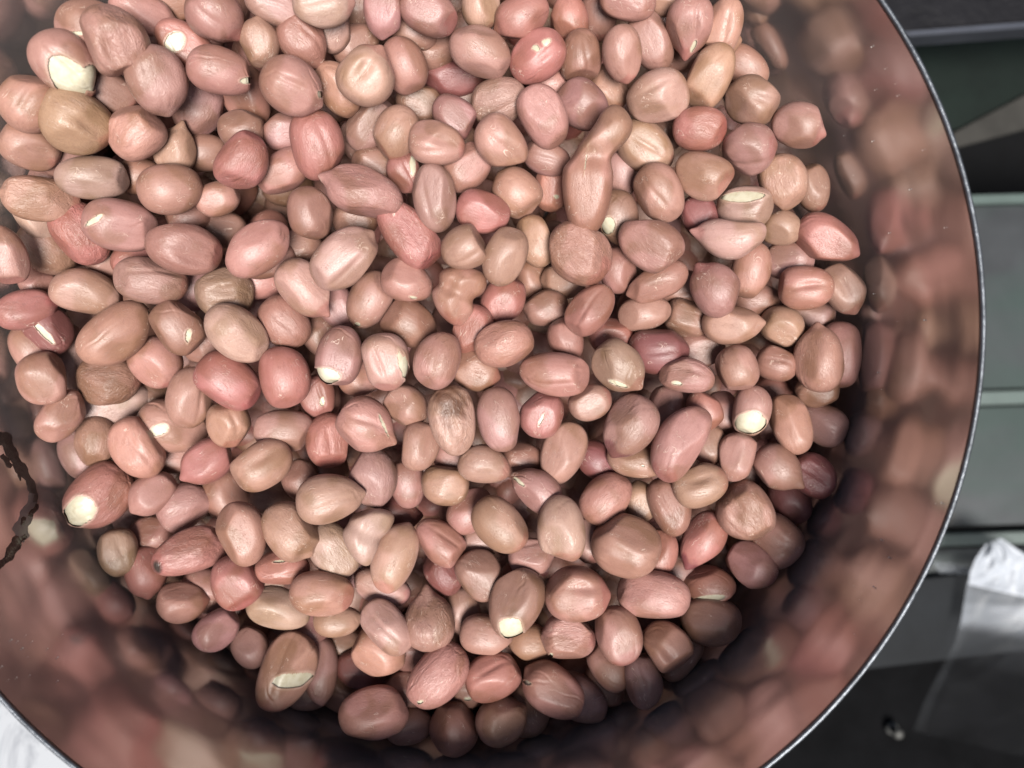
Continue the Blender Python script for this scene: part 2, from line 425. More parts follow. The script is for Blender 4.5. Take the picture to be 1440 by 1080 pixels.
# ---------------------------------------------------------------- peanuts, one line each, in blocks:
# "@ x0 y0" sets the block's corner; then: x y length width angle layer colour flags | label | short name
# x, y and sizes in quarter pixels of the photograph, angle clockwise from +x; flags: T/t point at head/tail,
# F/f blunt head/tail, W waist, V bend, D dent, K crease, R wrinkles, B bare kernel patch dx,dy,rx,ry,rot
DATA = """
@ 0 0
395 70 320 300 10 .3 m F.5 f.3 B-65,35,85,13,-5 | mauve pink peanut at the pan wall with a pale crosswise split | the crosswise-split peanut
645 215 370 340 60 0 t R.9 F.4 D | big tan peanut with a rough wrinkled blunt top beside the cream-wedge peanut | the big rough tan peanut
372 365 390 320 50 0 p K B5,60,95,115,-20 B120,55,60,70,0 | pink peanut with a wide wedge of bare cream kernel, at the pan wall | the cream-wedge peanut
125 545 350 310 -40 0 t K T.05
425 690 390 360 30 0 t D R.4
620 520 300 230 30 1 b
888 455 390 325 70 0 p T.05 R.3
1235 398 350 260 15 0 p B142,50,45,18,-5 | tan and pink peanut with a small white tip facing right, near the upper left | the small-white-tip peanut
1060 270 380 230 40 1 r F.2 B-70,-30,45,60,50
1215 95 340 300 50 .2 p T.12
800 60 380 220 20 1 p T.15
980 20 220 130 0 2 b
1115 615 330 260 -60 1 m R.4
993 825 300 225 -75 .4 t T.2
760 750 310 290 -45 .2 t R.4 F.3
375 905 230 160 0 1 m
130 805 310 260 20 .1 t D
520 1000 380 240 0 0 c F.6
785 990 200 180 0 1.5 b
958 1065 350 285 -10 0 p
1370 910 340 270 -60 0 r R.5 | rosy finely veined peanut leaning up right over a mauve one, upper left area | the rosy veined peanut
1360 730 260 220 0 1 m
1170 860 220 180 0 2 b
1380 540 330 260 70 1 b
90 720 160 120 0 2 m
860 230 200 150 0 2 b
215 990 220 150 0 2 b
@ 360 0
100 20 320 220 25 .2 c
383 20 350 260 0 0 c K
20 238 270 220 90 .7 t
272 240 320 260 55 .5 b R.5 T.08
208 492 370 310 35 0 p T.08 B145,35,20,22,0 | orange pink peanut with a white speck at its lower right tip | the white-speck-tip peanut
440 180 220 160 -60 1 m
560 250 280 220 -30 1.5 b
713 70 290 215 90 0 m T.05
970 70 340 240 25 0 p F.6
890 185 260 180 20 1 b
1005 290 200 180 0 2 b
1265 40 240 220 90 .3 c
1262 290 360 270 35 0 p
835 365 310 250 70 .8 p
633 428 350 310 -50 0 c T.12 D | pale round pinkish peanut with a small point, resting on two tan ones | the pale round pointed peanut
455 500 330 220 55 1 t
1105 440 350 210 5 2 d
640 700 330 220 -50 1 m F.3
790 745 310 250 115 .4 t
915 580 250 190 20 2 b
1110 650 260 220 40 1 m F.3
1018 808 320 245 12 0 p D
1370 570 320 260 -20 1 m R.8 | lilac peanut covered in fine white scratches, near the top middle | the scratched lilac peanut
1375 808 330 260 50 0 p
160 740 220 200 0 1 m
348 815 390 295 80 .2 r K R.3 | rosy brown upright peanut with a pale seam running down its length | the pale-seamed peanut
150 970 310 220 -35 1 p
670 930 220 200 0 2 b
590 1075 490 280 20 0 p t.15 R.6 B-232,-50,18,30,0 | largest long tan pink peanut, wrinkled, with a white stub at its left tip | the large white-stub peanut
835 975 240 180 70 1 r B45,-40,16,55,0
1005 1115 385 245 82 0 m
1185 950 300 230 -40 1 p
1460 1080 290 260 40 .4 t
570 50 200 150 90 2 m
1200 570 180 130 0 2 b
@ 720 0
50 100 340 240 -30 0 r t.1
325 105 250 220 90 1 r F.4
490 90 230 170 90 2 b
650 10 320 200 15 .2 p
850 -5 200 120 0 1 t
143 320 340 270 -40 0 r D F.2 B45,-75,28,18,-30 B-10,-45,22,18,0 | red peanut with two little pale nicks side by side on its skin | the two-nick red peanut
385 315 290 240 92 .3 b F.8
620 308 318 220 85 0 t
780 235 350 230 65 1 m
992 155 350 260 100 0 p T.15 K B30,95,13,35,25 | pink peanut pointing down with a pale slit beside its tip | the pale-slit pointed peanut
1237 95 320 220 110 .1 p F.7
960 310 250 160 0 2 b
1170 230 150 110 0 1 t
1115 430 370 240 120 0 t F.6
818 542 350 290 -15 0 c K F.2
1350 340 300 200 35 1 b
1345 565 310 270 20 .3 t D
395 590 310 260 40 1 m
540 495 220 170 60 1.4 t
178 655 365 260 65 .2 p R.4
220 480 170 140 0 1.2 p
474 968 715 380 92 -.5 p X B-55,-70,6,75,8 | long peanut pinched at its middle, tan upper end and pink lower end | the long pinched peanut
750 830 350 270 40 .6 t K
1055 725 300 245 0 0 r F.3 R.3
1335 840 300 290 0 .1 p
1070 990 330 260 20 0 t F.6
830 1085 350 260 60 0 t
195 890 270 180 25 1 m
215 1060 260 200 90 1 r B35,45,16,12,0
610 980 240 200 90 2 m
870 760 200 150 0 2 b
@ 1080 0
0 300 270 190 80 1.6 m
30 70 160 130 0 2 m
180 705 310 250 20 0 p F.3 T.1
90 1020 320 260 70 .3 t R.4
250 1060 270 170 80 1 b
@ 0 270
230 40 400 250 5 0 t R.8
40 60 330 220 60 1 c
30 355 330 220 70 0 p F.5
262 322 330 260 40 .8 t R.4
455 235 370 280 60 .6 r R1 | rosy peanut with deeply crinkled skin, half under a pink one with a pale scar | the crinkled rosy peanut
678 188 390 290 10 0 p B-125,-25,55,16,-35 | pink peanut with a pale torn scar at its left end | the pale-scar peanut
1038 318 410 290 15 0 b D R.3
850 500 390 260 8 0 p f.4 R.6
760 380 260 180 -20 1 r
495 562 380 250 15 .8 t
225 530 240 190 60 1.3 m
75 650 340 220 -15 0 r T.12
275 770 300 240 50 .4 d B-30,15,18,95,-42 | maroon peanut with a narrow white tear in its skin, near the left edge | the torn maroon peanut
65 900 320 220 60 .3 t
233 1050 300 250 80 .1 p
400 930 380 150 85 1 c
655 800 450 290 -40 0 t B178,-118,10,28,10 | big oval tan peanut rising right with a tiny white tip on its upper end | the big oval tan peanut
1000 758 320 250 50 .2 b B55,45,18,42,8 | brown peanut with a short upright pale nick near its lower end | the upright-nick brown peanut
620 1060 340 280 0 .7 b R.9
885 965 310 270 50 .5 p
1265 570 320 300 0 1 o R.8 D | olive brown round peanut with a sunken wrinkled face, half under a pale one | the olive sunken peanut
1330 795 390 280 40 0 c R.4
1290 1060 380 280 35 0 r
1065 1155 350 245 100 0 t
1500 380 330 210 -10 1 b
1070 150 240 150 0 2 b
1250 210 200 150 0 2 b
620 380 200 120 0 2 t
1090 540 220 160 90 2 m
1170 860 250 160 0 2 b
1225 40 250 190 -20 .9 t
@ 360 270
10 315 410 270 -35 0 p
305 120 300 250 80 .2 b F.3
500 368 440 290 -40 0 c T.1 F.2 f.4
560 170 260 170 0 2 b
860 245 420 260 48 0 r F.5 f.2 R.7
1275 115 310 240 15 .3 r
1165 315 260 250 -20 0 t F.9 | ochre peanut cut off square at its right end, showing an oval flat face | the square-cut ochre peanut
1400 365 340 240 110 0 t
850 505 300 240 25 0 p B30,85,22,10,10
1130 570 340 270 115 .1 t W.25 V.2 D | tan lumpy two-lobed peanut below the square-cut ochre one | the two-lobed tan peanut
285 550 390 260 48 0 c T.15 R.3
640 605 340 240 118 .1 p B-70,140,20,14,0 | orange pink peanut leaning right with a tiny white tip at its foot | the white-footed peanut
460 650 260 170 60 1.4 m
160 735 320 260 50 .6 b R.4
240 310 260 190 0 2 b
40 500 240 190 0 2 p
880 750 330 260 30 .9 b
1220 775 290 230 100 .3 r R.3
1280 490 140 120 0 2 m B0,0,30,20,0
1390 610 290 240 -60 1 r
1395 855 340 260 -15 0 p R.6
470 920 340 260 100 .1 m F.3 B-70,110,80,45,10 | pinkish upright peanut with a bare cream corner at its lower left | the cream-corner peanut
735 955 330 260 80 0 c K B95,30,26,90,-15 | cream pink upright peanut with a pale bare strip down its right side | the pale-strip peanut
1018 945 330 260 110 0 p F.3 R.4
1240 1010 280 220 20 1 b
165 1040 350 280 80 .1 r F.2
370 820 220 140 60 2 b
590 1050 200 150 0 2 p
@ 720 270
600 150 330 240 70 1 b B-55,40,42,48,0 | brown peanut with a round greenish white bare spot, right of the long pinched one | the round-bare-spot peanut
125 280 300 200 70 .8 t
378 345 390 330 40 .2 p R.9 | large pink peanut with crumpled skin under the end of the long pinched one | the crumpled pink peanut
775 292 380 290 30 0 p F.3 R.3
1060 140 260 200 60 1.4 d
1310 85 310 235 0 .1 c F.2 B-20,-55,125,28,-3 | pale split peanut with a rim of bare cream kernel along its top | the cream-rimmed split peanut
1210 265 420 230 180 0 c T.15
1345 440 320 220 100 .8 p
1140 535 340 270 240 0 m T.12 R.3
815 510 370 200 -25 .6 b
595 440 260 180 80 1.5 m
745 680 300 200 -10 1 t
440 660 330 230 -50 0 r K
190 650 240 180 0 2 b
290 500 220 160 0 2 b
120 500 220 170 90 2 b
305 830 250 200 70 1 b
565 810 200 140 0 1.8 r
985 715 230 200 20 1.5 b
1245 750 350 220 0 0 t T.08
825 900 340 260 5 1 d F.3
605 990 340 270 50 0 o T.1 B-10,85,55,16,20 | olive brown peanut with a torn pale edge of skin across its lower half | the torn olive peanut
238 1025 400 250 5 0 p F.8 | pale pink peanut with a flat cut right end, near the centre | the flat-ended centre peanut
985 1030 310 200 10 .2 p D R.6 B-55,45,30,14,10 | pink peanut split by a dark gaping crack with a white spot beneath | the dark-cracked peanut
1065 890 220 180 0 1.6 b
1265 990 260 230 70 .2 p
1370 610 220 150 0 2 b
970 540 160 120 0 2 p
@ 1080 270
75 200 230 200 10 .4 t
335 272 380 250 30 0 r T.08 | bright pink plump peanut pointing down right, beside the right pan wall | the bright pink wall peanut
120 385 270 220 0 1 m
213 540 300 250 0 0 p K D
460 545 310 220 60 .2 t D
80 750 250 220 30 1 t
280 930 400 270 265 0 p T.12 R.3
475 920 380 240 95 .5 p F.3
50 970 240 190 20 .9 b
240 690 180 130 0 2 m
@ 0 540
650 110 400 230 -15 1 c
345 180 320 210 -50 .1 p f.4
375 420 300 220 60 1 m F.6
540 320 290 220 100 .2 b F.4 R.5
770 360 370 270 60 .1 p K R.3
970 245 390 290 15 .4 p B-65,15,48,36,-20 | pink peanut with a white ragged bare spot, half under a tan oval one | the ragged-white-spot peanut
1288 228 260 240 80 0 t
1160 440 330 240 145 .1 r T.12
545 640 410 320 135 0 r R.7 B-95,70,75,85,20 | big rosy peanut with a crusty pale yellow end, at the left pan wall | the crusty yellow-ended peanut
850 615 290 220 -40 .4 p
1045 680 320 260 -30 .8 m R.4
850 850 270 230 0 1 b
638 965 270 212 80 .1 t R.3 | small tan oval peanut lying alone against the lower left pan wall | the lone tan wall peanut
1060 942 400 250 160 0 r R.8 S | pink ridged peanut with a small blackened scar at its left end | the black-scarred peanut
1280 640 330 260 60 1 b
1365 840 370 260 70 0 t
825 1060 300 230 80 .4 r T.1
1330 1110 310 280 60 .1 r F.3
1010 400 180 130 0 2 p
700 790 200 160 0 2 m
880 90 200 150 0 2 b
@ 360 540
40 455 340 260 -30 0 t D
345 70 230 200 80 1 r B25,30,14,26,10
155 262 320 240 5 0 p F.6
402 318 310 240 90 .6 r F.7 R.5 | pink barrel-shaped peanut with fine stripes and a flat lower end | the striped barrel peanut
638 240 360 300 30 0 p T.15 R.3 B75,-10,10,62,-25 | large round pink peanut with a pale forked wrinkle and pointed right tip | the forked-wrinkle peanut
850 120 260 220 30 1 t
925 352 280 215 100 .1 t
1105 205 400 265 80 0 c R.8 D Y | pale freckled peanut with a rough dark brown patch at its top | the brown-patched peanut
1365 200 370 240 80 0 m
1285 450 300 220 10 .2 t
660 530 350 270 80 1 m R.4
850 560 280 200 80 2 m
1065 570 270 230 0 1 t
422 640 390 280 -10 0 t K T.08 R.3
265 560 280 200 60 2 b
195 830 370 280 50 0 t T.1 R.4 F.3
615 835 330 230 118 0 c W.15 V.3 D | pale heart-shaped peanut with a notch in its right side | the heart-shaped peanut
430 940 340 240 55 .5 c R.5
777 970 410 250 110 0 c
800 730 280 180 10 2 d
1030 885 310 220 40 0 p F.9 | pinkish stubby peanut with an oval flat cut face at its lower right | the oval-cut stubby peanut
1205 710 290 220 -45 1 p
1370 795 360 260 45 .1 t
1260 870 200 150 0 2 m
1265 1075 300 250 60 .6 b
1060 1050 280 220 60 1.3 d R.5
150 1030 300 160 0 1 r B-20,-30,40,9,-5
1130 410 150 100 0 2 p
600 1040 220 170 0 2 m
90 640 200 150 0 2 b
@ 720 540
165 172 270 245 100 0 r B0,28,12,46,25 | reddish round peanut with a pale slanting slit near the centre | the slanting-slit red peanut
440 105 250 200 -20 .3 t
285 385 370 250 110 .7 t
660 247 390 290 120 0 m T.08 R.3 Z | pinkish olive oval peanut with a dark purple lower tip, right of centre | the purple-tipped peanut
690 430 320 160 10 1 t B45,30,12,7,0
935 325 470 265 120 -.2 p V.12 F.2 f.2
1080 145 240 180 60 1 r
870 140 230 170 90 2 m
1350 150 290 210 100 .3 m B-10,65,82,62,0 | mauve peanut with a large rounded bare cream end | the cream-ended peanut
1190 170 240 160 90 2 m
1105 340 220 150 90 1 t
1255 410 280 210 110 .5 p
140 590 330 220 220 .1 m T.08 B-98,-40,12,40,-50 | mauve pink peanut with a white tick on its upper left tip | the white-ticked peanut
275 812 375 275 85 0 c F.2
530 645 330 260 -45 .1 p R.4
720 660 200 150 80 1 t
890 685 340 230 70 .4 b R.3
1060 570 310 240 -15 0 t D
1305 715 340 310 60 0 t R.7 D
640 910 390 350 20 0 t D
830 955 280 200 100 .8 r
1070 885 370 230 120 .3 r T.1 Z
1350 1020 290 240 30 0 p
480 430 280 200 30 2 d
110 970 260 190 0 1.4 m
430 880 260 130 80 1 m
50 430 200 150 0 2 b
910 1040 220 150 0 2 m
@ 1080 540
275 40 230 150 0 1 b
130 225 350 220 70 0 t
365 240 300 230 20 .9 m F.3
70 480 320 240 40 0 t T.18
305 530 280 230 40 .3 d R.6 D
180 680 280 220 60 1.7 d
155 955 310 290 40 0 p D
@ 0 810
1030 150 280 230 0 .2 p
1190 90 350 240 25 .3 p
1220 305 270 210 -40 .1 m
1410 400 240 200 60 1.2 m
@ 360 810
130 180 360 230 15 .2 c
370 100 360 250 5 0 t
710 65 330 170 20 1 c
465 255 280 170 -5 .8 t
295 290 200 150 60 1.6 m
738 287 350 220 50 0 c K
970 235 370 290 265 0 p T.2 R.8 K | pink wrinkled upright peanut narrowing to a neck at its top | the necked wrinkled peanut
1160 200 280 180 80 1.4 m
1295 330 300 220 10 .5 t
695 430 310 260 30 1 p
600 530 310 190 10 2 d
172 540 440 300 115 0 t K B30,45,110,42,-5 | large brown peanut with a broad ragged patch of bare cream kernel, low left | the ragged cream-patch peanut
365 535 370 190 90 1 m
250 735 270 190 10 1 m
1028 562 400 280 130 0 p R.7 B-95,135,18,12,0 | tan pink peanut wrinkled on its left side with a white lower tip | the half-wrinkled peanut
1330 565 320 260 -20 0 r K
1185 620 230 140 70 1 p B5,65,20,12,0
662 770 390 290 -10 0 p R.2 F.2
440 780 310 230 40 1 b
860 840 280 210 0 1 b
1110 855 300 270 60 .3 b
1385 810 310 260 -30 0 t
860 640 200 160 0 2 b
480 390 220 120 0 2 b
900 430 220 150 0 2 b
@ 720 810
20 150 400 300 112 0 b B-25,135,75,58,20 | tan brown peanut whose lower tip shows bare cream kernel, left of the lower right cluster | the cream-tipped brown peanut
370 100 370 310 0 0 p D T.05
795 105 410 270 10 0 p f.3 R.3
1110 50 290 220 10 .5 r B-5,75,95,22,-8 | rose peanut with a bright white sliver of kernel along its lower side | the white-sliver peanut
315 335 310 250 0 .7 p R.5 B-95,105,14,14,0
602 330 330 260 70 0 p
868 385 280 250 50 .2 t F.8 D | tan cup-ended peanut with a sunken pale face ringed by a crisp edge | the cup-faced tan peanut
1160 303 340 270 10 .1 b F.2
545 510 290 200 55 1 p
757 618 310 215 80 .3 m K
990 510 300 170 -45 1 b
228 642 390 270 35 0 p t.06 B-140,-42,28,13,20
420 825 360 250 20 1 m
130 890 310 230 80 1 b
105 370 220 150 0 1.4 t
540 640 230 170 60 2 b
1030 640 250 160 -40 2 b
"""
# ------------------------------------------------------------------ the peanuts
ANCH = np.array([(60, 20, 184), (300, 0, 194), (700, 0, 205), (1150, 100, 211), (1225, 420, 219), (1200, 660, 222), (1050, 900, 225),
                 (720, 1040, 226), (400, 1000, 228), (200, 850, 229), (110, 700, 228), (30, 500, 214), (0, 300, 200), (600, 450, 206),
                 (300, 300, 203), (900, 500, 211), (750, 720, 213), (400, 700, 214), (560, 900, 219), (900, 900, 219)], float)
def surf_depth(u, v):
    w = 1.0 / (((u - ANCH[:, 0]) ** 2 + (v - ANCH[:, 1]) ** 2) / 150.0 ** 2 + 0.12) ** 2
    return float((w * ANCH[:, 2]).sum() / w.sum())

PALETTE = {'t': (.250, .138, .101), 'c': (.287, .174, .139), 'p': (.258, .130, .106), 'r': (.246, .104, .086), 'b': (.195, .099, .073),
           'm': (.235, .124, .106), 'o': (.195, .120, .080), 'd': (.150, .054, .048)}
SHADE = {'t': 'tan', 'c': 'pale pinkish', 'p': 'pink', 'r': 'rosy', 'b': 'brown', 'm': 'mauve', 'o': 'olive', 'd': 'dark red'}

def ico(sub):
    bm = bmesh.new(); bmesh.ops.create_icosphere(bm, subdivisions=sub, radius=1.0)
    bm.verts.ensure_lookup_table()
    v = np.array([q.co[:] for q in bm.verts]); f = np.array([[q.index for q in p.verts] for p in bm.faces])
    bm.free(); return v / np.linalg.norm(v, axis=1)[:, None], f
ICO = {k: ico(k) for k in (3, 4, 5, 6)}

def wave(p, rs, freq, n=6):
    out = np.zeros(len(p))
    for _ in range(n):
        k = rs.normal(0, 1, 3); k *= freq * rs.uniform(0.6, 1.4) / np.linalg.norm(k)
        out += np.sin(p @ k + rs.uniform(0, 6.28))
    return out / n

def smooth_clip(p, n, d, soft=0.05, keep=0.12):
    """Press the part of P beyond the plane n.p = d nearly flat, with a slightly rounded ridge."""
    s = p @ n - d
    over = 0.5 * (s + np.sqrt(s * s + soft * soft))
    return p - np.outer(over * (1 - keep), n)

def shape(u, rs, fl, roundish):
    """A kernel of half length, width and depth 1 from the unit sphere U; head at +x, up at +z."""
    p = u.copy()
    e = rs.uniform(0.86, 0.97)
    p = np.sign(p) * np.abs(p) ** e
    p /= np.abs(p).max(0)
    tp = rs.uniform(0.0, 0.16) if not roundish else rs.uniform(-.05, .08)
    if 'F' in fl: tp -= 0.12
    k = 1 - tp * p[:, 0]
    p[:, 1] *= k; p[:, 2] *= k
    if 'W' in fl:
        g = 1 - fl['W'] * np.exp(-((p[:, 0] + 0.02) / 0.24) ** 2); p[:, 1] *= g; p[:, 2] *= g
    # pressed faces where the kernel sat against its neighbour or the shell
    for _ in range(rs.randint(2, 5)):
        n = rs.normal(0, 1, 3); n[0] *= 0.7; n /= np.linalg.norm(n)
        p = smooth_clip(p, n, rs.uniform(0.76, 0.91), 0.04, 0.22)
    if rs.uniform() < 0.5:                               # one face turned to the viewer
        n = np.array([rs.normal(0, .35), rs.normal(0, .45), 1.0]); n /= np.linalg.norm(n)
        p = smooth_clip(p, n, rs.uniform(0.74, 0.86), 0.05, 0.2)
    fl = dict(fl)
    if not set('FfTtWX') & set(fl):
        z = rs.uniform()
        if z < .3: fl['F'] = rs.uniform(.15, .4)
        elif z < .45: fl['f'] = rs.uniform(.15, .4)
        if rs.uniform() < .3: fl['t' if z < .35 else 'T'] = rs.uniform(.03, .09)
    for key, sg in (('F', 1.0), ('f', -1.0)):
        if key in fl:
            n = np.array([sg, rs.normal(0, .12), rs.uniform(0.15, 0.55)]); n /= np.linalg.norm(n)
            p = smooth_clip(p, n, 1.0 - 0.36 * fl[key], 0.05, 0.06)
    for key, sg in (('T', 1.0), ('t', -1.0)):
        if key in fl:
            r = np.hypot(p[:, 1] - .05, p[:, 2] - .12)
            p[:, 0] += sg * fl[key] * 1.6 * np.exp(-(r / 0.24) ** 2) * (sg * p[:, 0] > 0)
    if 'K' in fl or (rs.uniform() < 0.15 and 'X' not in fl):                 # the seam between the two halves
        ang = np.arctan2(p[:, 1], p[:, 2]) - rs.normal(0, .35) - 0.15 * np.sin(2 * p[:, 0])
        g = 0.06 * np.exp(-(ang / 0.13) ** 2) * (p[:, 2] > 0) * np.clip(1.25 - np.abs(p[:, 0]), 0, 1)
        p[:, 1:] *= (1 - g)[:, None]
    if 'D' in fl:
        c = np.array([rs.uniform(-.1, .5), rs.uniform(-.35, .35), 0.9])
        q = (p - c) / np.array([.60, .24, .6])
        p[:, 2] -= 0.11 * np.exp(-(q ** 2).sum(1) * 1.4)
    if 'X' in fl:                                          # the long one: pinched, its upper end leaning aside
        x = p[:, 0]; g = 1 - 0.22 * np.exp(-((x + 0.25) / 0.17) ** 2)
        t = np.clip((-.05 - x) / .75, 0, 1); t = t * t * (3 - 2 * t)
        p[:, 1] = .65 * p[:, 1] * g * (1 - .08 * t) - .33 + .62 * t; p[:, 2] *= g
    elif 'V' in fl: p[:, 1] += fl['V'] * (p[:, 0] ** 2 * 2 - 1)
    else: p[:, 1] += rs.normal(0, .035) * (p[:, 0] ** 2 * 2 - 1)
    nrm = u
    # short folds where the skin has dried and puckered, most of them near an end
    for _ in range(0 if 'X' in fl or 'W' in fl else rs.randint(1, 5)):
        c = np.array([rs.choice([-1, 1]) * rs.uniform(.3, .8), rs.normal(0, .35), .6]); c /= np.linalg.norm(c)
        t = np.array([1, rs.normal(0, .6), 0]); t -= c * (t @ c); t /= np.linalg.norm(t); s = np.cross(c, t)
        a, w = u @ t, u @ s
        w = w - .25 * rs.normal() * a * a - .03 * np.sin(9 * a + rs.uniform(0, 6))
        g = np.exp(-(w / .035) ** 2) - .55 * np.exp(-((w - .085) / .05) ** 2)
        p = p - u * (rs.uniform(.010, .026) * g * np.exp(-(a / rs.uniform(.22, .45)) ** 2) * (u @ c > 0))[:, None]
    p = p + nrm * (0.035 * wave(u, rs, 3.0))[:, None] + nrm * (0.012 * wave(u, rs, 8.0))[:, None]
    wr = fl.get('R', 0.0)
    if wr:
        q = u * np.array([3.0, 9.0, 9.0]) + 2.2 * np.c_[wave(u, rs, 4.0), wave(u, rs, 4.0), wave(u, rs, 4.0)]
        w = 1 - np.abs(wave(q, rs, 1.0, 4)) * 2.0
        p = p - nrm * (0.020 * wr * np.clip(w, 0, 1) ** 2)[:, None]
    lo, hi = p.min(0), p.max(0)
    return (p - (lo + hi) / 2) / ((hi - lo) / 2)

def tri_mesh(name, v, f, mat, skin=None, loc=None):
    me = bpy.data.meshes.new(name); nf = len(f)
    me.vertices.add(len(v)); me.vertices.foreach_set('co', np.ascontiguousarray(v, np.float32).ravel())
    me.loops.add(nf * 3); me.loops.foreach_set('vertex_index', np.ascontiguousarray(f, np.int32).ravel())
    me.polygons.add(nf); me.polygons.foreach_set('loop_start', np.arange(0, nf * 3, 3, dtype=np.int32))
    me.update(calc_edges=True); me.shade_smooth()
    if skin is not None:
        a = me.attributes.new('skin', 'FLOAT_COLOR', 'POINT'); a.data.foreach_set('color', np.ascontiguousarray(skin, np.float32).ravel())
    if loc is not None:
        a = me.attributes.new('loc', 'FLOAT_VECTOR', 'POINT'); a.data.foreach_set('vector', np.ascontiguousarray(loc, np.float32).ravel())
    me.materials.append(mat); return me

def compact(v, f, *attrs):
    used = np.unique(f); remap = np.zeros(len(v), int); remap[used] = np.arange(len(used))
    return (v[used], remap[f]) + tuple(a[used] for a in attrs)

def view_matrix(pos, ang):
    """Local z towards the lens, local x along the long axis as the photograph shows it."""
    z = (np.array([0, 0, CAM_Z]) - pos); z /= np.linalg.norm(z)
    x = np.array([math.cos(rad(ang)), -math.sin(rad(ang)), 0]); x -= z * (x @ z); x /= np.linalg.norm(x)
    y = np.cross(z, x)
    return np.c_[x, y, z]

# read the list
P = []
ox = oy = 0
for ln in DATA.strip().splitlines():
    if ln.startswith('@'):
        ox, oy = map(float, ln[1:].split()); continue
    seg = [s.strip() for s in ln.split('|')]
    tk = seg[0].split()
    d = dict(u=ox + float(tk[0]) / 4, v=oy + float(tk[1]) / 4, L=float(tk[2]) / 4, W=float(tk[3]) / 4, a=float(tk[4]), layer=float(tk[5]),
             col=tk[6], fl={}, bare=[], label=seg[1] if len(seg) > 1 else None, short=seg[2] if len(seg) > 2 else None)
    for t in tk[7:]:
        if t[0] == 'B': d['bare'].append([float(q) / 4 for q in t[1:].split(',')[:4]] + [float(t.split(',')[4])])
        else: d['fl'][t[0]] = float(t[1:]) if len(t) > 1 else 1.0
    # the half-hidden ones are as large as their neighbours; only a part of each shows
    if d['layer'] >= .9:
        low, wide = (66, 52) if d['layer'] >= 1.4 else (60, 48)
        d['L'], d['W'] = max(d['L'], low), max(d['W'], wide)
    P.append(d)

# depths: from the top down, each peanut as high as the ones lying over it allow
STEP, U0, V0, NU, NV = 3.0, -120.0, -120.0, 560, 440
under = np.full((NV, NU), -1e9)
gu, gv = np.meshgrid(U0 + STEP * np.arange(NU), V0 + STEP * np.arange(NV))
def sink(d, D, tol=1.2, most=19.0, place=True):
    L, W, a = d['L'] / 2 * .97, d['W'] / 2 * .97, rad(d['a'])
    r = max(L, W) + 4
    i0, i1 = int((d['v'] - r - V0) / STEP), int((d['v'] + r - V0) / STEP) + 2
    j0, j1 = int((d['u'] - r - U0) / STEP), int((d['u'] + r - U0) / STEP) + 2
    i0, j0 = max(i0, 0), max(j0, 0)
    if i1 <= i0 or j1 <= j0 or i0 >= NV or j0 >= NU: return D
    x, y = gu[i0:i1, j0:j1] - d['u'], gv[i0:i1, j0:j1] - d['v']
    q = ((x * math.cos(a) + y * math.sin(a)) / L) ** 2 + ((-x * math.sin(a) + y * math.cos(a)) / W) ** 2
    h = np.sqrt(np.clip(1 - q, 0, 1)) * d['T'] / 2 * D / FPX
    inside = q < 1
    if inside.any():
        need = (under[i0:i1, j0:j1] + h)[inside].max() - tol
        D = min(max(D, need), D + most)
    if place:
        blk = under[i0:i1, j0:j1]; blk[inside] = np.maximum(blk[inside], (D + h)[inside])
    return D

rs_all = np.random.RandomState(11)
for d in P:
    d['roundish'] = d['L'] / d['W'] < 1.2
    d['T'] = d['W'] * (1.12 if d['roundish'] else 0.96)
for d in sorted(P, key=lambda q: q['layer']):
    lay = d['layer']
    D0 = surf_depth(d['u'], d['v']) + (rs_all.uniform(-1.2, 1.2) if lay < 1 else 0) + max(lay, 0) * 7.2 + min(lay, 0) * 6
    d['D'] = sink(d, D0)

def place_in_pan(d):
    """The peanut's centre, moved inwards where it would cut the wall."""
    p = at(d['u'], d['v'], d['D']); k = d['D'] / FPX
    q = p[:2] - np.array(PAN_C); r = np.linalg.norm(q)
    th = math.atan2(-q[1], q[0]) - rad(d['a'])
    ext = math.hypot(d['L'] / 2 * math.cos(th), d['W'] / 2 * math.sin(th)) * k
    lim = R_PAN - 0.6 - ext * 0.97
    if r > lim: p[:2] = np.array(PAN_C) + q * lim / r
    return p

def area(d): return d['L'] * d['W'] * max(0.12, 1 - 0.42 * max(d['layer'], 0))
order = sorted(P, key=lambda d: (d['label'] is None, -area(d)))
singles, extras = order[:300], order[300:]

